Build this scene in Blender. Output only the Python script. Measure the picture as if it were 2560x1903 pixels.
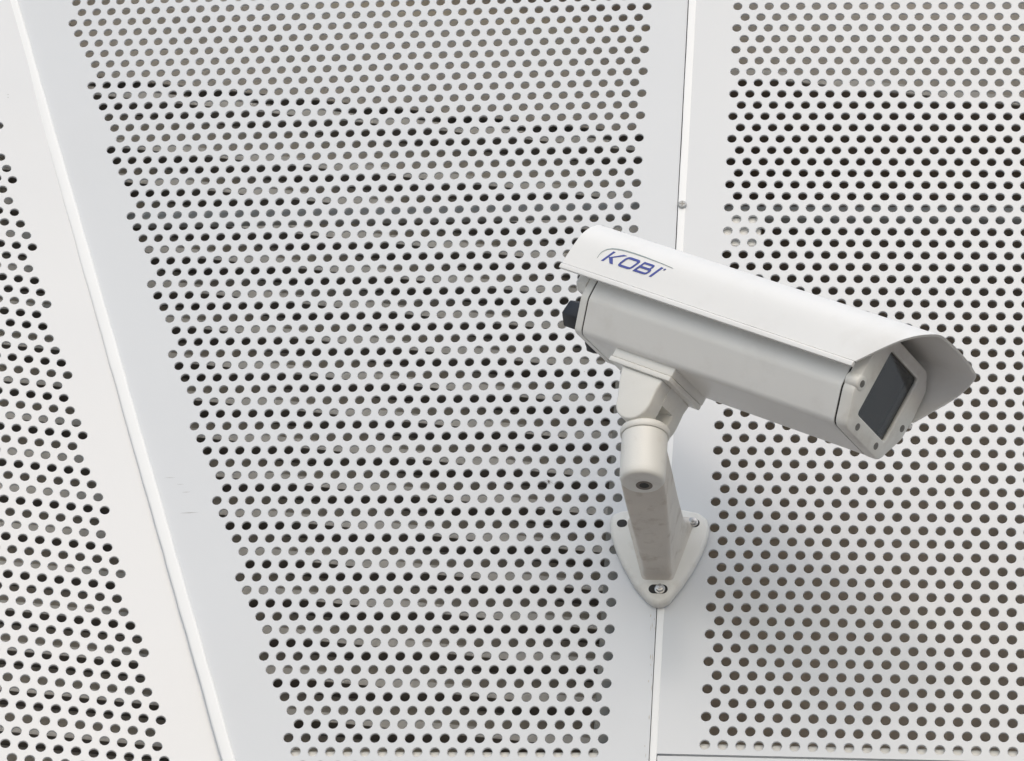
import bpy, bmesh, math, random
from mathutils import Vector, Matrix
random.seed(7)
sc = bpy.context.scene
for o in list(bpy.data.objects): bpy.data.objects.remove(o, do_unlink=True)
COL = sc.collection

# ------------------------------------------------------------------ camera
P = 0.015            # hole pitch of the perforated sheet in metres
Z0 = 3.594           # height of the panel reference row above the ground
def W(x, u, o):      # wall frame (right, up, out of the wall; in pitches) -> world metres
    return Vector((x * P, -o * P, u * P + Z0))
def D(x, u, o):      # direction
    return Vector((x, -o, u))
cam_d = bpy.data.cameras.new('camera'); cam = bpy.data.objects.new('camera', cam_d); COL.objects.link(cam)
cx, cy, cz = D(0.99304, 0.07048, -0.09440), D(-0.01037, 0.85051, 0.52585), D(0.11735, -0.52121, 0.84532)
m = Matrix((cx, cy, cz)).transposed().to_4x4(); m.translation = W(11.0565, -132.9074, 169.7455)
cam.matrix_world = m
cam_d.sensor_width = 36.0; cam_d.lens = 8382.4 / 2560 * 36.0
cam_d.clip_start = 0.05; cam_d.clip_end = 3000
sc.camera = cam

# ------------------------------------------------------------------ light
SUN_AZ, SUN_EL = math.radians(11), math.radians(36)      # azimuth from the wall's normal towards the right
sun_dir = D(math.sin(SUN_AZ) * math.cos(SUN_EL), math.sin(SUN_EL), math.cos(SUN_AZ) * math.cos(SUN_EL))
wd = bpy.data.worlds.new('World'); sc.world = wd; wd.use_nodes = True
nt = wd.node_tree; bg = nt.nodes['Background']
sky = nt.nodes.new('ShaderNodeTexSky'); sky.sky_type = 'NISHITA'; sky.sun_disc = False
sky.sun_elevation = SUN_EL; sky.sun_rotation = math.atan2(sun_dir.x, sun_dir.y)
sky.air_density = 1.3; sky.dust_density = 2.0; sky.ozone_density = 1.0
nt.links.new(sky.outputs[0], bg.inputs[0]); bg.inputs[1].default_value = 0.15
sl = bpy.data.lights.new('sun', 'SUN'); so = bpy.data.objects.new('sun', sl); COL.objects.link(so)
sl.energy = 1.2; sl.angle = math.radians(125); sl.color = (1.0, 0.985, 0.965)      # bright overcast: one very broad source
so.rotation_euler = sun_dir.to_track_quat('Z', 'Y').to_euler(); so.location = (1, -3, 8)
sc.view_settings.view_transform = 'Standard'; sc.view_settings.look = 'None'
sc.view_settings.exposure = -0.12; sc.view_settings.gamma = 1.0; sc.view_settings.use_curve_mapping = False
sc.render.engine = 'CYCLES'
sc.cycles.max_bounces = 10; sc.cycles.diffuse_bounces = 6

# ------------------------------------------------------------------ materials
def paint(name, col, rough=0.4, var=0.03, scale=30, bump=0.0, bscale=200, spec=0.5, metallic=0.0, dirt=None, dirt_amt=0.0, dirt_scale=12, wave=0.0):
    mt = bpy.data.materials.new(name); mt.use_nodes = True
    n, l = mt.node_tree.nodes, mt.node_tree.links
    b = n['Principled BSDF']; b.inputs['Roughness'].default_value = rough
    b.inputs['Specular IOR Level'].default_value = spec; b.inputs['Metallic'].default_value = metallic
    tc = n.new('ShaderNodeTexCoord')
    no = n.new('ShaderNodeTexNoise'); no.inputs['Scale'].default_value = scale; no.inputs['Detail'].default_value = 6
    l.new(tc.outputs['Object'], no.inputs['Vector'])
    cr = n.new('ShaderNodeValToRGB'); e = cr.color_ramp.elements
    e[0].position, e[1].position = 0.3, 0.7
    e[0].color = (*[c * (1 - var) for c in col], 1); e[1].color = (*[min(1, c * (1 + var)) for c in col], 1)
    l.new(no.outputs['Fac'], cr.inputs['Fac']); out = cr.outputs['Color']
    if dirt:
        n2 = n.new('ShaderNodeTexNoise'); n2.inputs['Scale'].default_value = dirt_scale; n2.inputs['Detail'].default_value = 9; n2.inputs['Roughness'].default_value = .65
        l.new(tc.outputs['Object'], n2.inputs['Vector'])
        mr = n.new('ShaderNodeMapRange'); mr.inputs[1].default_value = 0.52; mr.inputs[2].default_value = 0.78
        mr.inputs[3].default_value = 0; mr.inputs[4].default_value = dirt_amt
        l.new(n2.outputs['Fac'], mr.inputs[0])
        mx = n.new('ShaderNodeMixRGB'); mx.inputs[2].default_value = (*dirt, 1)
        l.new(mr.outputs[0], mx.inputs[0]); l.new(out, mx.inputs[1]); out = mx.outputs[0]
    l.new(out, b.inputs['Base Color'])
    rr = n.new('ShaderNodeMapRange'); rr.inputs[3].default_value = rough * .85; rr.inputs[4].default_value = min(1, rough * 1.2)
    l.new(no.outputs['Fac'], rr.inputs[0]); l.new(rr.outputs[0], b.inputs['Roughness'])
    if bump:
        n3 = n.new('ShaderNodeTexNoise'); n3.inputs['Scale'].default_value = bscale; n3.inputs['Detail'].default_value = 3
        l.new(tc.outputs['Object'], n3.inputs['Vector'])
        bp = n.new('ShaderNodeBump'); bp.inputs['Strength'].default_value = bump; bp.inputs['Distance'].default_value = 0.001
        l.new(n3.outputs['Fac'], bp.inputs['Height']); l.new(bp.outputs[0], b.inputs['Normal'])
        if wave:      # the sheet is not perfectly flat
            n4 = n.new('ShaderNodeTexNoise'); n4.inputs['Scale'].default_value = 5; n4.inputs['Detail'].default_value = 1
            l.new(tc.outputs['Object'], n4.inputs['Vector'])
            b4 = n.new('ShaderNodeBump'); b4.inputs['Strength'].default_value = wave; b4.inputs['Distance'].default_value = 0.006
            l.new(n4.outputs['Fac'], b4.inputs['Height']); l.new(b4.outputs[0], bp.inputs['Normal'])
    return mt
M = {}
M['panel'] = paint('panel_paint', (0.69, 0.71, 0.73), 0.17, 0.012, 6, 0.05, 900, wave=0.35, dirt=(0.55, 0.54, 0.52), dirt_amt=0.10, dirt_scale=5)
M['strip'] = paint('strip_paint', (0.89, 0.90, 0.90), 0.35, 0.01, 20, 0.05, 700)
M['slat_lip'] = paint('slat_lip_paint', (0.90, 0.89, 0.86), 0.5, 0.03, 15)
M['slat'] = paint('slat_underside_dark', (0.24, 0.225, 0.205), 0.6, 0.2, 15)  # blades coloured dark to stand in for shade in the gaps
M['back'] = paint('backing_render', (0.68, 0.64, 0.585), 0.8, 0.08, 8)
M['wallback'] = paint('brown_render', (0.58, 0.52, 0.455), 0.85, 0.1, 8)
M['steel'] = paint('galvanised_steel', (0.52, 0.53, 0.52), 0.5, 0.06, 25)
M['ground'] = paint('pale_concrete', (0.58, 0.55, 0.51), 0.85, 0.08, 2)
M['paving'] = paint('brown_paving', (0.14, 0.10, 0.07), 0.85, 0.15, 4)
M['shield'] = paint('shield_paint', (0.885, 0.88, 0.86), 0.38, 0.012, 12, 0.06, 1200, dirt=(0.56, 0.53, 0.46), dirt_amt=0.20, dirt_scale=20)
M['body'] = paint('housing_paint', (0.87, 0.86, 0.83), 0.33, 0.015, 15, 0.10, 1500, dirt=(0.5, 0.46, 0.40), dirt_amt=0.25, dirt_scale=20)
M['bezel'] = paint('bezel_paint', (0.84, 0.83, 0.79), 0.42, 0.02, 20, 0.12, 1100, dirt=(0.42, 0.37, 0.30), dirt_amt=0.40, dirt_scale=34)
M['bracket'] = paint('bracket_paint', (0.82, 0.81, 0.765), 0.38, 0.02, 20, 0.15, 1300, dirt=(0.42, 0.36, 0.28), dirt_amt=0.42, dirt_scale=34)
M['arm'] = paint('grimy_arm_paint', (0.71, 0.665, 0.60), 0.5, 0.05, 40, 0.35, 1100, dirt=(0.36, 0.29, 0.22), dirt_amt=0.7, dirt_scale=60)  # mottled grime over a base colour darkened for the shaded underside
M['black'] = paint('black_nylon', (0.024, 0.025, 0.03), 0.5, 0.2, 40)
M['gasket'] = paint('rubber_gasket', (0.03, 0.029, 0.028), 0.7, 0.1, 40)  # housing gaskets; also the painted shade of plate gap and holes
M['bolt'] = paint('zinc_bolt', (0.55, 0.55, 0.55), 0.33, 0.08, 120, metallic=0.85)
M['screw'] = paint('dull_screw', (0.26, 0.25, 0.235), 0.45, 0.1, 200, metallic=0.6)
M['recess'] = paint('grimy_recess', (0.20, 0.175, 0.15), 0.6, 0.1, 60)  # dark colour standing in for recess shade; also colours the spider
M['pscrew'] = paint('painted_screw', (0.50, 0.51, 0.51), 0.35, 0.05, 200)
M['blue'] = paint('logo_blue', (0.075, 0.095, 0.36), 0.4, 0.05, 100)
M['teal'] = paint('logo_grey_green', (0.36, 0.42, 0.42), 0.4, 0.05, 100)
M['lens'] = paint('lens_black', (0.012, 0.012, 0.013), 0.25, 0.05, 50)
M['inner'] = paint('housing_inside', (0.13, 0.13, 0.125), 0.6, 0.1, 50)
gm = bpy.data.materials.new('window_glass'); gm.use_nodes = True
gb = gm.node_tree.nodes['Principled BSDF']
gb.inputs['Base Color'].default_value = (0.82, 0.85, 0.84, 1); gb.inputs['Roughness'].default_value = 0.04
gb.inputs['IOR'].default_value = 1.5; gb.inputs['Transmission Weight'].default_value = 1.0
M['glass'] = gm

# ------------------------------------------------------------------ helpers
def link(name, me, mat, parent=None, smooth=None):
    o = bpy.data.objects.new(name, me); COL.objects.link(o); me.materials.append(M[mat])
    if parent is not None: o.parent = parent; o.matrix_parent_inverse = parent.matrix_world.inverted()
    if smooth is not None:
        for p in me.polygons: p.use_smooth = True
        me.set_sharp_from_angle(angle=math.radians(smooth))
    return o
def mesh(name, vs, fs):
    me = bpy.data.meshes.new(name); me.from_pydata([tuple(v) for v in vs], [], fs); me.update(); return me
def fix(me):
    bm = bmesh.new(); bm.from_mesh(me); bmesh.ops.recalc_face_normals(bm, faces=bm.faces); bm.to_mesh(me); bm.free(); return me
def bevel(me, w, seg=2, ang=30):
    bm = bmesh.new(); bm.from_mesh(me); bmesh.ops.recalc_face_normals(bm, faces=bm.faces)
    es = [e for e in bm.edges if len(e.link_faces) == 2 and e.calc_face_angle(0) > math.radians(ang)]
    bmesh.ops.bevel(bm, geom=es, offset=w, segments=seg, profile=0.5, affect='EDGES', clamp_overlap=True)
    bm.to_mesh(me); bm.free(); return me
def tag(o, label, cat, group=None, kind=None):
    o['label'] = label
    if cat: o['category'] = cat
    if group: o['group'] = group
    if kind: o['kind'] = kind
    return o
def empty(name, loc):
    o = bpy.data.objects.new(name, None); COL.objects.link(o); o.location = loc; o.empty_display_size = .02
    bpy.context.view_layer.update(); return o
class Fr:            # a local frame: f(x, y, z) -> world
    def __init__(s, o, x, y, z): s.o, s.x, s.y, s.z = o, x, y, z
    def __call__(s, a, b, c): return s.o + (s.x * a + s.y * b + s.z * c) * P
def boxm(name, f, a, b, c, bev=0.0, seg=2):
    vs = [f(i, j, k) for i in a for j in b for k in c]
    fs = [(0, 1, 3, 2), (4, 6, 7, 5), (0, 4, 5, 1), (2, 3, 7, 6), (0, 2, 6, 4), (1, 5, 7, 3)]
    me = fix(mesh(name, vs, fs))
    return bevel(me, bev * P, seg) if bev else me
def roundpoly(pts, r, seg=5):   # pts closed polygon; r per corner
    out = []; n = len(pts)
    for i in range(n):
        p, q, s = Vector(pts[i - 1]), Vector(pts[i]), Vector(pts[(i + 1) % n]); rr = r[i] if isinstance(r, (list, tuple)) else r
        if rr <= 0: out.append(tuple(q)); continue
        d1, d2 = (p - q), (s - q); l1, l2 = d1.length, d2.length; d1.normalize(); d2.normalize()
        an = d1.angle(d2); t = min(rr / math.tan(an / 2), l1 * .49, l2 * .49); A, B = q + d1 * t, q + d2 * t
        for k in range(seg + 1):
            x = k / seg; out.append(tuple(A * (1 - x) ** 2 + q * 2 * x * (1 - x) + B * x * x))
    return out
def prism(name, f, poly, ax, lo, hi, bev=0.0, seg=2):
    # polygon extruded along one local axis; ax = index of that axis, poly fills the two others in order
    def g(p, h):
        c = [0, 0, 0]; r = [i for i in range(3) if i != ax]; c[r[0]], c[r[1]], c[ax] = p[0], p[1], h; return f(*c)
    n = len(poly); vs = [g(p, lo) for p in poly] + [g(p, hi) for p in poly]
    fs = [tuple(range(n)), tuple(range(n, 2 * n))] + [(i, (i + 1) % n, n + (i + 1) % n, n + i) for i in range(n)]
    me = fix(mesh(name, vs, fs))
    return bevel(me, bev * P, seg, 50) if bev else me
def loft(name, secs, caps=True):   # secs: list of equal-length rings of world points
    n = len(secs[0]); vs = [v for s in secs for v in s]; fs = []
    for k in range(len(secs) - 1):
        for i in range(n): fs.append((k * n + i, k * n + (i + 1) % n, (k + 1) * n + (i + 1) % n, (k + 1) * n + i))
    if caps: fs += [tuple(range(n)), tuple(range((len(secs) - 1) * n, len(secs) * n))]
    return fix(mesh(name, vs, fs))
def lathe(name, f, prof, seg=40, caps=True):    # prof: (radius, z along f.z)
    secs = [[f(r * math.cos(2 * math.pi * i / seg), r * math.sin(2 * math.pi * i / seg), z) for i in range(seg)] for r, z in prof]
    return loft(name, secs, caps)
def join(*mes):
    bm = bmesh.new()
    for x in mes: bm.from_mesh(x)
    me = bpy.data.meshes.new(mes[0].name); bm.to_mesh(me); bm.free(); return me

# ------------------------------------------------------------------ the setting
S = math.sqrt(3) / 2
def planeframe(x, y, n, t): return Fr(W(*t), D(*x), D(*y), D(*n))
AF = planeframe((0.97861, 0.00377, -0.20568), (-0.02195, 0.99604, -0.08618), (0.20454, 0.08885, 0.97482),
                (11.0565 + 0.99305 * (-34.54019 - 11.0565), -132.9074 + 0.99305 * (-43.48137 + 132.9074), 169.7455 + 0.99305 * (-1.6346 - 169.7455)))
BF = planeframe((0.99925, 0.00267, 0.03863), (-0.00248, 0.99998, -0.00498), (-0.03864, 0.00488, 0.99924), (-5.83537, 0.2041, -0.24443))
CF = planeframe((1, 0, 0), (0, 1, 0), (0, 0, 1), (0, 0, 0))
R_H, T_H, NSEG, CH = 0.287, 0.145, 20, 1.09
def panel(name, f, rows, cols, xl, xr, vtop, vbot):
    """perforated sheet: rows = row numbers, cols(r) = hole columns of a row, xl / xr = sheet edges as functions of v"""
    vs, fs = [], []
    circ = [(R_H * math.cos(2 * math.pi * i / NSEG), R_H * math.sin(2 * math.pi * i / NSEG)) for i in range(NSEG)]
    q = NSEG // 4
    def quad(pts, z, flip):
        b = len(vs); vs.extend(f(x, y, z) for x, y in pts); t = tuple(range(b, b + 4)); fs.append(t[::-1] if flip else t)
    def flat(pts):
        quad(pts, 0, False); quad(pts, -T_H, True)
    for r in rows:
        v = -r * S; t, b = v + S / 2, v - S / 2
        cs = cols(r)
        if not cs:
            flat([(xl(b), b), (xr(b), b), (xr(t), t), (xl(t), t)]); continue
        c0, c1 = cs[0] - .5, cs[-1] + .5
        flat([(xl(b), b), (c0, b), (c0, t), (xl(t), t)])
        flat([(c1, b), (xr(b), b), (xr(t), t), (c1, t)])
        for c in cs:
            base = len(vs)
            for k_, z in ((CH, 0), (1.0, -.03), (1.0, -T_H)):
                vs.extend(f(c + x * k_, v + y * k_, z) for x, y in circ)
            for z in (0, -T_H):
                vs.extend((f(c + .5, t, z), f(c - .5, t, z), f(c - .5, b, z), f(c + .5, b, z)))
            k = base + 3 * NSEG
            for side in (0, 1):
                C0, K0 = base + side * 2 * NSEG, k + side * 4
                for j in range(4):
                    kk = K0 + j
                    for i in range(q):
                        a, d = C0 + j * q + i, C0 + (j * q + i + 1) % NSEG
                        fs.append((kk, d, a) if not side else (kk, a, d))
                    a = C0 + ((j + 1) * q) % NSEG; kn = K0 + (j + 1) % 4
                    fs.append((kk, kn, a) if not side else (kk, a, kn))
            for o_ in (0, NSEG):
                for i in range(NSEG):
                    i2 = (i + 1) % NSEG
                    fs.append((base + o_ + i, base + o_ + i2, base + o_ + NSEG + i2, base + o_ + NSEG + i))
    t0, b0 = -rows[0] * S + S / 2, -rows[-1] * S - S / 2
    if vtop > t0: flat([(xl(t0), t0), (xr(t0), t0), (xr(vtop), vtop), (xl(vtop), vtop)])
    if vbot < b0: flat([(xl(vbot), vbot), (xr(vbot), vbot), (xr(b0), b0), (xl(b0), b0)])
    # turned edges of the sheet
    dd = 1.1
    for p, qq in (((xl(vbot), vbot), (xl(vtop), vtop)), ((xr(vtop), vtop), (xr(vbot), vbot)), ((xl(vtop), vtop), (xr(vtop), vtop)), ((xr(vbot), vbot), (xl(vbot), vbot))):
        b = len(vs); vs.extend((f(*p, 0), f(*qq, 0), f(*qq, -dd), f(*p, -dd))); fs.append((b, b + 1, b + 2, b + 3))
    me = mesh(name, vs, fs)
    return link(name, me, 'panel')
def stag(r): return 0.0 if r % 2 == 0 else 0.5
# right panel
def colsC(r): return [k + stag(r) for k in range(0, 27)]
pc = panel('perforated_panel', CF, list(range(-6, 61)), colsC, lambda v: -2.75 , lambda v: 29.5, 6.2, -52.58)
tag(pc, 'white perforated metal panel on the right, behind the camera lens end', 'wall panel', 'perforated facade panels')
# strip of panel under the joint at the lower right
def colsCl(r): return [k + stag(r) + .17 for k in range(0, 27)]
pl = panel('perforated_panel', Fr(W(0, 0, -0.02), CF.x, CF.y, CF.z), list(range(62, 72)), colsCl, lambda v: -2.62, lambda v: 29.5, -52.70, -64)
tag(pl, 'lower white perforated panel below the thin dark joint at the bottom right', 'wall panel', 'perforated facade panels')
# middle panel, its left edge slants
def edgeB(v): return -42.15 + (2.1 - v) * 0.3795       # sheet edge along the slanting joint
def colsB(r):
    lim = -38.08 + r / 3; s = 0 if r % 2 == 0 else -0.5
    k0 = math.ceil(lim - s)
    return [c + s for c in range(k0, 1)]
pb = panel('perforated_panel', BF, list(range(-6, 68)), colsB, edgeB, lambda v: 2.625, 6.2, -59.5)
tag(pb, 'wide wedge-shaped perforated panel left of the camera, narrowing downwards', 'wall panel', 'perforated facade panels')
# left panel, its right edge slants
def edgeA(v): return 7.0 - (v + 9.2) * 0.3665
def colsA(r):
    lim = 0.5465 + 0.3182 * r; s = 0 if r % 2 == 0 else 0.5
    k1 = math.floor(lim - s)
    return [c + s for c in range(-26, k1 + 1)]
pa = panel('perforated_panel', AF, list(range(-58, 18)), colsA, lambda v: -28.5, edgeA, 52.5, -16.5)
tag(pa, 'bright perforated panel in the left corner beyond the slanting white joint', 'wall panel', 'perforated facade panels')

# joint strips
def strip(name, line_l, line_r, proud, base, label, f, wob=0.0, n=40):
    secs = []
    for k in range(n + 1):
        t = k / n; L = Vector(line_l[0]).lerp(Vector(line_l[1]), t); Rr = Vector(line_r[0]).lerp(Vector(line_r[1]), t)
        j = [random.uniform(-wob, wob) for _ in range(2)]
        ring = []
        for s_, h in ((0.0, -base), (0.0, proud * .5), (0.06, proud * .9), (0.16, proud), (0.84, proud), (0.94, proud * .9), (1.0, proud * .5), (1.0, -base)):
            q = L.lerp(Rr, s_); x = q.x + (j[0] if s_ < .5 else j[1])
            ring.append(f(x, q.y, h))
        secs.append(ring)
    o = link(name, loft(name, secs), 'strip', smooth=50)
    return tag(o, label, 'joint strip', 'white joint strips')
VX = Fr(W(0, 0, 0), CF.x, CF.y, CF.z)
# slanting joint laid in the middle panel's plane, widening a little downwards
s1 = strip('joint_strip', ((-44.42, 6.2), (-19.35, -59.5)), ((-43.62, 6.2), (-18.57, -59.5)), 0.16, 1.2,
           'slanting bright white joint strip on the left between two panels', BF, 0.02, 70)
s2 = strip('joint_strip', ((-3.15, 6.2), (-3.03, -60)), ((-2.67, 6.2), (-2.66, -60)), 0.03, 0.8,
           'upright white joint strip that passes behind the camera arm', CF, 0.008, 60)
# painted cross-head screw in the upright strip
sf = Fr(W(-2.86, -15.45, 0.03), CF.x, CF.y, CF.z)
sm = lathe('screw', sf, [(0.27, -.1), (0.27, 0.10), (0.22, 0.16), (0.08, 0.18)], 24)
so_ = link('screw', sm, 'pscrew', s2, 40)
cr1 = boxm('cross_slot', sf, (-.16, .16), (-.035, .035), (.07, .191)); cr2 = boxm('cross_slot', sf, (-.035, .035), (-.16, .16), (.07, .1935))
link('cross_slot', join(cr1, cr2), 'screw', so_)

# what stands behind the sheets --------------------------------------------
YS = 0.173; d_ = Vector((math.cos(YS), 0, -math.sin(YS))); n_ = Vector((math.sin(YS), 0, math.cos(YS)))
SO = Vector((-34.54, 0, -6.6))          # a point of the louvre plane (right, up, out)
SF = Fr(W(*SO), D(*d_), D(0, 1, 0), D(*n_))
lou = empty('louvre_screen', SF(20, -66, 0))
tag(lou, 'louvre screen of horizontal slats showing through the holes behind the panels', 'louvre')
PITCH, UREF = 2.65, -7.22
lipm = None
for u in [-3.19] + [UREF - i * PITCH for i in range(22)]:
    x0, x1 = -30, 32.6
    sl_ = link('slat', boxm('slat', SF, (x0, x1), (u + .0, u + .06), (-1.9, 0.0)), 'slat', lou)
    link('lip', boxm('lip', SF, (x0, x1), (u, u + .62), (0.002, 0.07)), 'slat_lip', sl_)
link('back_sheet', boxm('back_sheet', SF, (-30, 32.6), (-72, 14), (-2.2, -1.92)), 'back', lou)
link('upper_sheet', boxm('upper_sheet', SF, (-30, 34), (-1.75, 14), (-0.1, 0.05)), 'back', lou)

SC = Fr(W(0, 0, -3.5), D(*d_), D(0, 1, 0), D(*n_))
fs_ = link('fascia_sheet', boxm('fascia_sheet', SC, (-1.0, 30), (-2.29, 8), (-.1, .05)), 'back')
tag(fs_, 'grey fascia sheet behind the top rows of holes of the right panel', 'fascia')
link('lip', boxm('lip', SC, (-1.0, 30), (-2.95, -2.3), (-.06, .09)), 'slat_lip', fs_)
def rail(name, f, a, b, c, label, mat='steel'):
    o = link(name, boxm(name, f, a, b, c, .06, 1), mat); return tag(o, label, name.replace('_', ' '))
rail('stiffening_rail', BF, (-36, 1.9), (-15.75, -14.75), (-1.2, -.55), 'grey stiffening rail glimpsed through the middle panel above the camera')
rail('stiffening_rail', CF, (-1.8, 28), (-16.0, -15.1), (-1.2, -.55), 'grey stiffening rail glimpsed through the right panel above the camera')
rail('support_post', BF, (-.72, 2.3), (-58, -19), (-1.9, -1.25), 'grey upright post behind the middle panel edge below the camera')
rail('support_post', CF, (18.0, 20.3), (-58, -13), (-1.6, -.95), 'grey upright post behind the far right columns of holes')
rail('bottom_rail', CF, (-1.8, 28), (-53.0, -51.72), (-1.0, -.35), 'pale rail behind the last row of holes at the bottom right', 'slat_lip')
rail('bottom_rail', BF, (-24, 1.9), (-53.7, -52.62), (-1.0, -.35), 'pale rail behind the lowest visible rows of the middle panel', 'slat_lip')
rail('junction_box', CF, (-.55, 2.02), (-18.25, -16.15), (-.54, -.3), 'small pale box behind nine holes right of the upright joint', 'slat_lip')
# backing wall, plus unseen closing faces added to keep daylight out of the cavity
bw = join(boxm('backing_wall', CF, (-66, 32), (-66, 8.6), (-30.5, -30)), boxm('x', CF, (-66, 32), (8.2, 8.8), (-30, -.4)),
          boxm('x', CF, (-66, 32), (-66, -65.4), (-30, -.4)), boxm('x', CF, (30.2, 31), (-65.4, 8.2), (-30, -.4)), boxm('x', CF, (-64, -63.4), (-65.4, 8.2), (-30, 3)))
o = link('backing_wall', bw, 'wallback'); o['kind'] = 'structure'; o['label'] = 'dim rendered wall behind the perforated panels'
g = mesh('ground', [(-400, -400, 0), (400, -400, 0), (400, 400, 0), (-400, 400, 0)], [(0, 1, 2, 3)])
o = link('ground', g, 'ground'); o['kind'] = 'structure'  # unseen pale ground, added to bounce light up onto the camera
pv = Fr(Vector((0, 0, 0)), Vector((1 / P, 0, 0)), Vector((0, 1 / P, 0)), Vector((0, 0, 1 / P)))
o = link('pavement', boxm('pavement', pv, (-40, 40), (-2.4, 30), (-.1, .12)), 'paving'); o['kind'] = 'structure'  # unseen dark strip, added so less light bounces onto the undersides

# ------------------------------------------------------------------ wall bracket
br = empty('wall_bracket', W(-3.1, -40, 0.15))
tag(br, 'ivory cast wall bracket with shield-shaped base holding the camera', 'bracket')
outl = [(-5.93, -37.62), (-5.4, -37.38), (-4.4, -37.2), (-3.1, -37.15), (-1.9, -37.22), (-0.96, -37.40), (-0.45, -37.78), (-0.27, -38.40), (-0.36, -39.1), (-0.63, -39.99),
        (-1.1, -41.1), (-1.7, -42.22), (-2.35, -43.2), (-2.65, -43.45), (-3.0, -43.52), (-3.35, -43.42), (-3.7, -43.12), (-4.43, -42.22), (-5.2, -40.82), (-5.65, -39.8), (-5.95, -38.9), (-6.05, -38.1)]
outl = roundpoly([Vector(p) for p in outl], 0.6, 3)
def inset(poly, k):
    n = len(poly); out = []
    ctr = Vector((-3.1, -39.6))
    for i in range(n):
        a, b, c = Vector(poly[i - 2]), Vector(poly[i]), Vector(poly[(i + 2) % n]); t = (c - a).normalized(); nn = Vector((-t.y, t.x))
        if nn.dot(ctr - b) < 0: nn = -nn
        out.append(tuple(b + nn * k))
    return out
secs = []
for k, h in ((0, 0.12), (0, 0.42), (0.05, 0.52), (0.14, 0.60), (0.26, 0.64)):
    secs.append([W(x, u, h) for x, u in inset(outl, k)])
link('seal', loft('seal', [[W(x, u, h) for x, u in inset(outl, .10)] for h in (-.2, .125)]), 'gasket', br)  # dark filler standing in for the contact shade behind the plate
base = link('base_plate', loft('base_plate', secs), 'bracket', br, 40)
# arm
AX, AO = -3.30, 11.53            # axis of the cup (right, out)
def armsec(o, xc, wb, wt, ub, ut, r):
    pts = [(xc - wb, ub), (xc + wb, ub), (xc + wt, ut), (xc - wt, ut)]
    return [W(x, u, o) for x, u in roundpoly([Vector(p) for p in pts], [r * .7, r * .7, r, r], 6)]
arm = loft('arm', [armsec(.55, -3.08, 0.95, 2.15, -42.05, -37.7, .5), armsec(.75, -3.08, 0.80, 1.95, -41.85, -37.9, .5), armsec(1.3, -3.08, 0.78, 1.72, -41.72, -38.3, .5), armsec(2.2, -3.09, .82, 1.58, -41.70, -38.6, .45),
                   armsec(5, -3.13, .98, 1.45, -41.74, -38.9, .45), armsec(8.5, -3.22, 1.14, 1.33, -41.80, -39.1, .4), armsec(10.6, -3.28, 1.2, 1.26, -41.82, -39.2, .4), armsec(11.5, -3.30, 1.2, 1.24, -41.82, -39.3, .4)])
link('arm', arm, 'arm', br, 35)
KF = Fr(W(AX, 0, AO), D(1, 0, 0), D(0, 0, 1), D(0, 1, 0))      # x right, y out, z up
cup = lathe('cup', KF, [(.4, -41.84), (1.05, -41.84), (1.16, -41.78), (1.235, -41.6), (1.26, -41.35), (1.27, -40.5), (1.27, -38.94), (1.2, -38.90)], 56)
link('cup', cup, 'bracket', br, 40)
ring = lathe('collar', KF, [(1.1, -38.93), (1.33, -38.90), (1.38, -38.82), (1.38, -38.58), (1.32, -38.48), (1.1, -38.44), (.55, -38.40)], 56)
link('collar', ring, 'bracket', br, 40)
link('neck', lathe('neck', KF, [(.62, -38.5), (.58, -38.3), (.55, -37.6), (.5, -37.0), (.3, -36.9)], 32), 'bracket', br, 40)
# countersunk hole under the cup, its recess shade put into dark flush colour
hf = Fr(W(AX + .10, -41.85, AO - .25), D(1, 0, 0), D(0, 0, 1), D(0, -1, 0))
link('countersink', lathe('countersink', hf, [(.46, -.02), (.46, .010), (.42, .014), (.26, -.012), (.26, -.02)], 32), 'recess', br, 60)
link('screw_hole', lathe('screw_hole', hf, [(.27, -.03), (.27, .004), (.18, .006)], 24), 'gasket', br, 60)
# fixings in the base
def slot(x, u, hw, r, ang=0.0):
    f = Fr(W(x, u, .645), D(math.cos(ang), math.sin(ang), 0), D(-math.sin(ang), math.cos(ang), 0), D(0, 0, 1))
    pts = [(hw + r * math.cos(t), r * math.sin(t)) for t in [(-90 + 15 * k) * math.pi / 180 for k in range(13)]] + [(-hw + r * math.cos(t), r * math.sin(t)) for t in [(90 + 15 * k) * math.pi / 180 for k in range(13)]]
    return prism('slot', f, pts, 2, -.05, .004)  # flat dark inlay standing in for the shade of an open hole
def bolt(x, u, tilt):
    f = Fr(W(x, u, .65), D(1, 0, 0), D(0, 1, 0), D(0, 0, 1))
    hexp = [(0.255 * math.cos(math.pi / 3 * k + tilt), 0.255 * math.sin(math.pi / 3 * k + tilt)) for k in range(6)]
    me = join(lathe('bolt', f, [(.30, -.02), (.30, .04), (.27, .055)], 28), prism('b', f, hexp, 2, .04, .26, .035, 2), lathe('b', f, [(.12, .2), (.12, .30), (.08, .33)], 16))
    b = link('bolt', me, 'bolt', br, 40); return b
link('slot', slot(-5.32, -38.28, .05, .25, .15), 'gasket', br, 40)
link('slot', slot(-3.02, -42.54, .26, .29, 0), 'gasket', br, 40)
link('slot', slot(-1.15, -38.19, .06, .27, 0), 'gasket', br, 40)
bolt(-1.22, -38.15, .2); bolt(-2.92, -42.55, .5)

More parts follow.
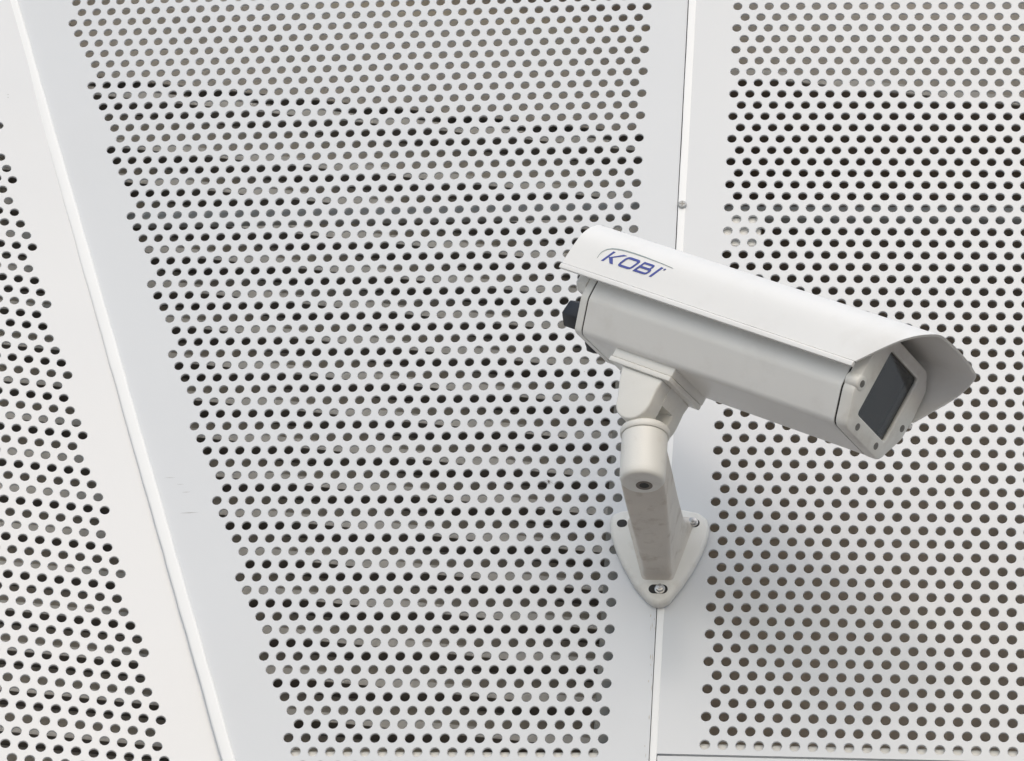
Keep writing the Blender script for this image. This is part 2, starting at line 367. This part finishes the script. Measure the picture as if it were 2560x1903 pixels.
# ------------------------------------------------------------------ security camera
YAW, PIT, ROLL = 0.394, 0.535, 0.051
a_ = Vector((0.79409625, -0.51021343, 0.33029291)); w_ = Vector((0.40774686, 0.0442072, -0.91202424)); u_ = Vector((0.45072569, 0.85891093, 0.2431427))
K = 1.013
GO = Vector((1.963, -34.954, 14.0))
class FrK(Fr):
    def __call__(s, a, b, c): return s.o + (s.x * a + s.y * b + s.z * c) * (P * K)
G = FrK(W(*GO), D(*a_), D(*w_), D(*u_))       # a along the lens axis, w across (away from viewer), u up
sec = empty('security_camera', G(-3.75, 0, -3.3))
tag(sec, 'white bullet security camera in a weatherproof housing with sunshield', 'security camera')
# sunshield: arch section, visor cut back towards the lips
half = [(3.68, 0.50), (3.67, 0.7), (3.62, 1.3), (3.55, 2.0), (3.42, 2.58), (3.10, 3.12), (2.66, 3.53), (2.40, 3.68), (2.0, 3.745), (1.2, 3.79), (0.5, 3.82)]
prof = [(-w, u) for w, u in half] + [(w, u) for w, u in reversed(half)]
def smoothp(pr, it=1):
    for _ in range(it):
        q = [pr[0]]
        for i in range(len(pr) - 1):
            A, B = Vector(pr[i]), Vector(pr[i + 1]); q += [tuple(A * .75 + B * .25), tuple(A * .25 + B * .75)]
        q.append(pr[-1]); pr = q
    return pr
prof = smoothp(prof, 2)
def inner(pr, t):
    out = []
    for i, p in enumerate(pr):
        A, B = Vector(pr[max(0, i - 1)]), Vector(pr[min(len(pr) - 1, i + 1)]); tt = (B - A).normalized(); nn = Vector((tt.y, -tt.x)); out.append(tuple(Vector(p) + nn * t))
    return out
AREAR, AFRONT, KB = -11.16, 12.62, 3.12
def afr(u): 
    t = max(0, min(1, (3.8 - u) / 3.3)); return AFRONT - KB * (t ** 0.92)
pin = inner(prof, 0.13)
secs = []
NA = 24
for k in range(NA + 1):
    t = k / NA; ring = []
    for (w, u) in prof: ring.append(G(AREAR + (afr(u) - AREAR) * t, w, u))
    for (w, u), (wo, uo) in zip(reversed(pin), reversed(prof)): ring.append(G(AREAR + (afr(uo) - AREAR) * t, w, u))
    secs.append(ring)
me = loft('sunshield', secs)
shield = link('sunshield', me, 'shield', sec, 35)
# folded rim along both lips, standing proud behind a fine groove
for sg, nm in ((-1, 'rim'), (1, 'rim')):
    rp = [(sg * 3.55, 0.16), (sg * 3.76, 0.16), (sg * 3.78, 0.36), (sg * 3.76, 0.45), (sg * 3.55, 0.45)]
    ss = [[G(a, w, u) for w, u in rp] for a in (AREAR, AFRONT - KB - .03)]
    link('rim', bevel(loft('rim', ss), .02 * P, 1, 40), 'shield', shield, 40)
# logo: letters laid on the near face
def pw(u):
    for i in range(len(prof) // 2):
        if prof[i][1] <= u <= prof[i + 1][1]:
            t = (u - prof[i][1]) / max(1e-9, prof[i + 1][1] - prof[i][1]); return prof[i][0] * (1 - t) + prof[i + 1][0] * t
    return -3.6
LX, LU, LH, SH = -8.82, 1.33, 0.75, 0.52
def glyph(name, polys, mat, raw=False):
    vs, fs = [], []
    for ip, poly in enumerate(polys):
        b = len(vs); n = len(poly)
        for z in (0.010, 0.022 + .0012 * ip):
            for x, y in poly:
                aa, uu = (x, y) if raw else (LX + (x + SH * y) * LH, LU + y * LH)
                vs.append(G(aa, pw(uu) - z, uu))
        fs.append(tuple(range(b + n, b + 2 * n)))
        fs += [(b + i, b + (i + 1) % n, b + n + (i + 1) % n, b + n + i) for i in range(n)]
    return link(name, fix(mesh(name, vs, fs)), mat, shield)
def stroke(pts, th, closed=False):       # polyline -> list of quads (mitred)
    n = len(pts); L, Rr = [], []
    for i in range(n):
        p = Vector(pts[i]); A = Vector(pts[i - 1]) if (closed or i > 0) else None; B = Vector(pts[(i + 1) % n]) if (closed or i < n - 1) else None
        d1 = (p - A).normalized() if A is not None else (B - p).normalized(); d2 = (B - p).normalized() if B is not None else d1
        n1, n2 = Vector((-d1.y, d1.x)), Vector((-d2.y, d2.x)); mm = (n1 + n2).normalized(); k = 1 / max(.5, mm.dot(n1)); h = th[i] if isinstance(th, list) else th
        L.append(p + mm * h * .5 * k); Rr.append(p - mm * h * .5 * k)
    return [[tuple(L[i]), tuple(Rr[i]), tuple(Rr[(i + 1) % n]), tuple(L[(i + 1) % n])] for i in range(n if closed else n - 1)]
TH = 0.18
glyph('letter', stroke([(.1, 0), (.1, 1)], .21) + [[(.22, .42), (1.02, 1.0), (1.36, 1.0), (.50, .46)], [(.22, .46), (.50, .54), (1.16, 0), (.84, 0)]], 'blue')
O_ = roundpoly([Vector(p) for p in ((1.58, .1), (2.74, .1), (2.74, .9), (1.58, .9))], .22, 3)
glyph('letter', stroke([tuple(p) for p in O_], TH, True), 'blue')
Bt = roundpoly([Vector(p) for p in ((3.18, .52), (4.12, .52), (4.12, .90), (3.18, .90))], [0, .18, .18, 0], 3)
Bb = roundpoly([Vector(p) for p in ((3.18, .1), (4.28, .1), (4.28, .52), (3.18, .52))], [0, .2, .2, 0], 3)
glyph('letter', stroke([tuple(p) for p in Bt], TH * .9, True) + stroke([tuple(p) for p in Bb], TH * .9, True), 'blue')
glyph('letter', stroke([(4.78, 0), (4.78, 1)], .22), 'blue')
glyph('registered_mark', stroke([(5.12 + .06 * math.cos(t), .90 + .06 * math.sin(t)) for t in [k * math.pi / 4 for k in range(8)]], .05, True), 'blue')
sw = [(-9.16, 1.40), (-9.17, 1.62), (-9.10, 1.86), (-8.93, 2.06), (-8.65, 2.21), (-8.25, 2.30), (-7.75, 2.35), (-7.1, 2.37), (-6.4, 2.36), (-5.7, 2.33), (-5.0, 2.30), (-4.2, 2.24)]
glyph('swoosh', stroke(sw, [.02, .03, .045, .055, .065, .07, .07, .065, .055, .045, .03, .015]), 'teal', raw=True)

# housing (extruded aluminium) ------------------------------------------------
WO = 0.12       # the housing sits a little towards the far side
bp = [(-2.02, -2.52), (2.02, -2.52), (2.98, -0.75), (3.05, 0.6), (2.9, 2.2), (2.1, 3.0), (-2.1, 3.0), (-2.9, 2.2), (-3.05, 0.6), (-2.98, -0.75)]
def bodyring(a, sc_=1.0, off=0.0):
    pts = roundpoly([Vector((w * sc_ + WO, u * sc_ + off)) for w, u in bp], [.5, .5, .9, 1, .6, .6, .6, .6, 1, .9], 6)
    return [G(a, w, u) for w, u in pts]
link('housing', loft('housing', [bodyring(-8.86), bodyring(8.86)]), 'body', sec, 30)
link('gasket', loft('gasket', [bodyring(8.86, .985), bodyring(8.97, .985)]), 'gasket', sec, 30)
link('gasket', loft('gasket', [bodyring(-8.97, .985), bodyring(-8.86, .985)]), 'gasket', sec, 30)
# front bezel with window
AF0, AF1 = 8.97, 9.75
brp = lambda a, s_: bodyring(a, s_)
def bez_ring(a, s_): return bodyring(a, s_)
wpts = roundpoly([Vector(p) for p in ((-1.75 + WO, -1.62), (1.75 + WO, -1.62), (1.75 + WO, 2.38), (-1.75 + WO, 2.38))], .28, 9)
no_ = len(bodyring(0)); nw = len(wpts)
# outer ring resampled so that both rings share their count
def resample(pts, n, start):
    pts = [Vector(p) for p in pts]; L = [0]
    for i in range(len(pts)): L.append(L[-1] + (pts[(i + 1) % len(pts)] - pts[i]).length)
    out = []
    for k in range(n):
        t = (start + k / n) % 1 * L[-1]; i = max(j for j in range(len(pts)) if L[j] <= t)
        out.append(pts[i].lerp(pts[(i + 1) % len(pts)], (t - L[i]) / max(1e-9, L[i + 1] - L[i])))
    return out
def ang_sample(pts, n):      # n points of a star-shaped ring at even angles about its middle
    c = Vector((WO, .38)); pts = [Vector(p) for p in pts]; out = []
    for k in range(n):
        th = 2 * math.pi * k / n; d = Vector((math.cos(th), math.sin(th))); best = None
        for i in range(len(pts)):
            A, B = pts[i] - c, pts[(i + 1) % len(pts)] - c; e = B - A; den = d.x * e.y - d.y * e.x
            if abs(den) < 1e-9: continue
            t = (A.x * e.y - A.y * e.x) / den; s_ = (A.x * d.y - A.y * d.x) / den
            if t > 0 and -1e-6 <= s_ <= 1 + 1e-6: best = t if best is None else max(best, t)
        out.append(c + d * best)
    return out
NB = 120
def o2(sc_): return ang_sample(roundpoly([Vector((w * sc_ + WO, u * sc_)) for w, u in bp], [.5, .5, .9, 1, .6, .6, .6, .6, 1, .9], 6), NB)
wi = ang_sample(wpts, NB); wi2 = ang_sample(roundpoly([Vector(p) for p in ((-1.69 + WO, -1.56), (1.69 + WO, -1.56), (1.69 + WO, 2.32), (-1.69 + WO, 2.32))], .24, 9), NB)
R3 = lambda ring, a: [G(a, p.x, p.y) for p in ring]
bz = loft('front_bezel', [R3(o2(.99), AF0), R3(o2(1.01), AF0 + .06), R3(o2(1.01), AF1 - .14), R3(o2(.995), AF1 - .04), R3(o2(.965), AF1), R3(wi, AF1), R3(wi2, AF1 - .05), R3(wi2, AF1 - .30)], caps=False)
bezel = link('front_bezel', bz, 'bezel', sec, 35)
link('window', prism('window', G, [tuple(p) for p in ang_sample(roundpoly([Vector(q) for q in ((-1.8 + WO, -1.66), (1.8 + WO, -1.66), (1.8 + WO, 2.42), (-1.8 + WO, 2.42))], .28, 9), 80)], 0, AF1 - .32, AF1 - .16), 'glass', bezel)
# dark chamber and lens behind the window
def chamber():
    me = loft('camera_chamber', [R3(wi, AF1 - .36), R3(wi, AF1 - 4.2)], caps=False)
    bm = bmesh.new(); bm.from_mesh(me)
    bm.faces.new([bm.verts.new(v) for v in R3(wi, AF1 - 4.2)]); bm.to_mesh(me); bm.free(); return me
link('camera_chamber', chamber(), 'inner', bezel)
lf = FrK(G(AF1 - 4.0, WO, .35), D(*w_), D(*u_), D(*a_))
lens = link('lens', lathe('lens', lf, [(.75, 0), (.75, 1.2), (.62, 1.3), (.62, 1.9), (.45, 1.9), (.3, 1.8)], 40), 'lens', bezel, 40)
def fscrew(w, u, boss=False):
    f = FrK(G(AF1, w, u), D(*w_), D(*u_), D(*a_))
    if boss: link('boss', lathe('boss', f, [(.46, -.75), (.46, -.06), (.40, .02), (.30, .05)], 28), 'bezel', bezel, 40)
    z = .05 if boss else 0
    link('screw', join(lathe('screw', f, [(.20, z - .02), (.20, z + .012), (.15, z + .02), (.10, z + .003), (.04, z + .003)], 20),
                       boxm('s', f, (-.13, .13), (-.03, .03), (z, z + .028))), 'screw', bezel, 40)
fscrew(-2.72 + WO, -.22, True); fscrew(-1.05, -2.05); fscrew(1.25, -2.05); fscrew(2.62, -.28)
# rear cap with stepped upper part
def clipring(pts, umin):
    return pts
link('rear_cap', loft('rear_cap', [bodyring(-9.50, .97), bodyring(-9.44, 1.0), bodyring(-8.97, 1.0)]), 'bezel', sec, 30)
up = [(-2.95, -.1), (-2.6, -.42), (2.7, -.42), (3.1, -.1), (3.05, 2.1), (2.2, 2.9), (-2.0, 2.9), (-2.85, 2.1)]
link('rear_block', loft('rear_block', [[G(-9.49, w, u) for w, u in up], [G(-10.1, w, u) for w, u in up], [G(-10.3, w * .96, u * .93 + .06) for w, u in up]]), 'bezel', sec, 30)
for w, u, s_, L in ((-0.45, -1.18, .86, 2.15), (1.35, -1.85, .62, 1.3)):
    f = FrK(G(-9.48, w, u), D(*w_), D(*u_), D(*(-a_)))
    hx = lambda r, t0: [(r * math.cos(math.pi / 3 * k + t0), r * math.sin(math.pi / 3 * k + t0)) for k in range(6)]
    g1 = prism('cable_gland', f, hx(.82 * s_, .1), 2, 0, .34, .04, 1)
    g2 = lathe('g', f, [(.60 * s_, .3), (.60 * s_, .62)], 24)
    g3 = prism('g', f, hx(1.0 * s_, .42), 2, .6, L - .12, .06, 1)
    g4 = lathe('g', f, [(.66 * s_, L - .2), (.64 * s_, L), (.5 * s_, L + .12), (.3 * s_, L + .13)], 24)
    link('cable_gland', join(g1, g2, g3, g4), 'black', sec, 35)
# mounting plate under the housing: two layers
link('mounting_plate', boxm('mounting_plate', G, (-6.48, -2.15), (-1.62, 2.05), (-3.0, -2.50), .05), 'bezel', sec, 40)
link('mounting_plate', boxm('mounting_plate', G, (-6.52, -2.12), (-1.68, 1.98), (-3.32, -3.03), .05), 'bezel', sec, 40)
# swivel head: two cheeks and the bridge between them
cpoly = [(-5.62, -3.32), (-5.25, -4.25), (-4.84, -5.05)] + [(-3.72 + 1.10 * math.cos(t), -4.98 + 1.10 * math.sin(t)) for t in [math.radians(190 + 17 * k) for k in range(11)]] + [(-2.64, -4.55), (-2.70, -3.9), (-2.62, -3.32)]
bpoly = [(-5.62, -3.32), (-5.3, -4.1), (-4.6, -4.5), (-3.6, -4.55), (-2.66, -4.4), (-2.62, -3.32)]
hd = join(prism('swivel_head', G, cpoly, 1, -1.52, -.36, .12, 3), prism('h', G, bpoly, 1, -.5, .9), prism('h', G, cpoly, 1, .78, 1.72, .12, 3))
link('swivel_head', hd, 'bracket', br, 35)

# small wear: scratches and specks on the paint, and a spider by a hole
def sliver(f, p, q, th, parent, name='scratch'):
    p, q = Vector(p), Vector(q); d = (q - p).normalized(); n = Vector((-d.y, d.x)) * th * .5; m_ = (p + q) / 2
    vs = [f(*p, .004), f(*(m_ - n), .004), f(*q, .004), f(*(m_ + n), .004), f(*p, -.02), f(*(m_ - n), -.02), f(*q, -.02), f(*(m_ + n), -.02)]
    link(name, fix(mesh(name, vs, [(0, 1, 2, 3), (4, 5, 6, 7), (0, 1, 5, 4), (1, 2, 6, 5), (2, 3, 7, 6), (3, 0, 4, 7)])), 'scuff', parent)
M['scuff'] = paint('grey_scuff', (0.45, 0.45, 0.45), 0.6, 0.1, 300)
for p, q, th in (((-27.42, -34.79), (-26.74, -34.77), .03), ((-26.58, -35.24), (-26.14, -35.24), .03), ((-26.19, -35.80), (-25.68, -35.77), .04), ((-26.16, -37.23), (-25.02, -37.18), .06)): sliver(BF, p, q, th, pb)
for x, y in ((-12.30, 38.17), (-12.26, 37.93)): sliver(AF, (x - .05, y), (x + .05, y + .02), .07, pa, 'speck')
sliver(BF, (-2.50, -27.66), (-2.40, -27.62), .08, pb, 'speck')
spf = Fr(BF(-4.12, -35.30, 0), BF.x, BF.y, BF.z)
parts_ = [lathe('spider', Fr(spf(0, y_, .07), spf.x, spf.y, spf.z), [(r_ * .2, -r_), (r_ * .8, -r_ * .6), (r_, 0), (r_ * .8, r_ * .6), (r_ * .2, r_)], 10) for y_, r_ in ((.05, .055), (-.03, .04))]
for k in range(8):
    t = math.radians(30 + 40 * (k % 4)); sg = 1 if k < 4 else -1; L_ = .17 + .06 * (k % 3)
    A_, B_, C_ = (0, 0, .05), (sg * math.sin(t) * L_ * .5, math.cos(t) * L_ * .5, .12), (sg * math.sin(t) * L_, math.cos(t) * L_, 0)
    for p, q in ((A_, B_), (B_, C_)):
        w3 = .009; parts_.append(fix(mesh('l', [spf(p[0] + dx, p[1] + dy, p[2]) for dx, dy in ((-w3, 0), (w3, 0), (0, w3))] + [spf(q[0] + dx, q[1] + dy, q[2]) for dx, dy in ((-w3, 0), (w3, 0), (0, w3))], [(0, 1, 2), (3, 5, 4), (0, 3, 4, 1), (1, 4, 5, 2), (2, 5, 3, 0)])))
sp = link('spider', join(*parts_), 'recess'); tag(sp, 'tiny grey spider on the middle panel left of the bracket cup', 'spider')

M['grime'] = paint('brown_grime', (0.52, 0.48, 0.42), 0.8, 0.1, 300)
for k in range(14):
    v = random.uniform(-53, -43.8); x = random.uniform(2.30, 2.60); L_ = random.uniform(.1, .6)
    sliver(BF, (x, v), (x + random.uniform(-.03, .03), v - L_), random.uniform(.02, .06), pb, 'dirt_mark')
for o_ in [q for q in bpy.data.objects if q.name.startswith('dirt_mark')]: o_.data.materials.clear(); o_.data.materials.append(M['grime'])
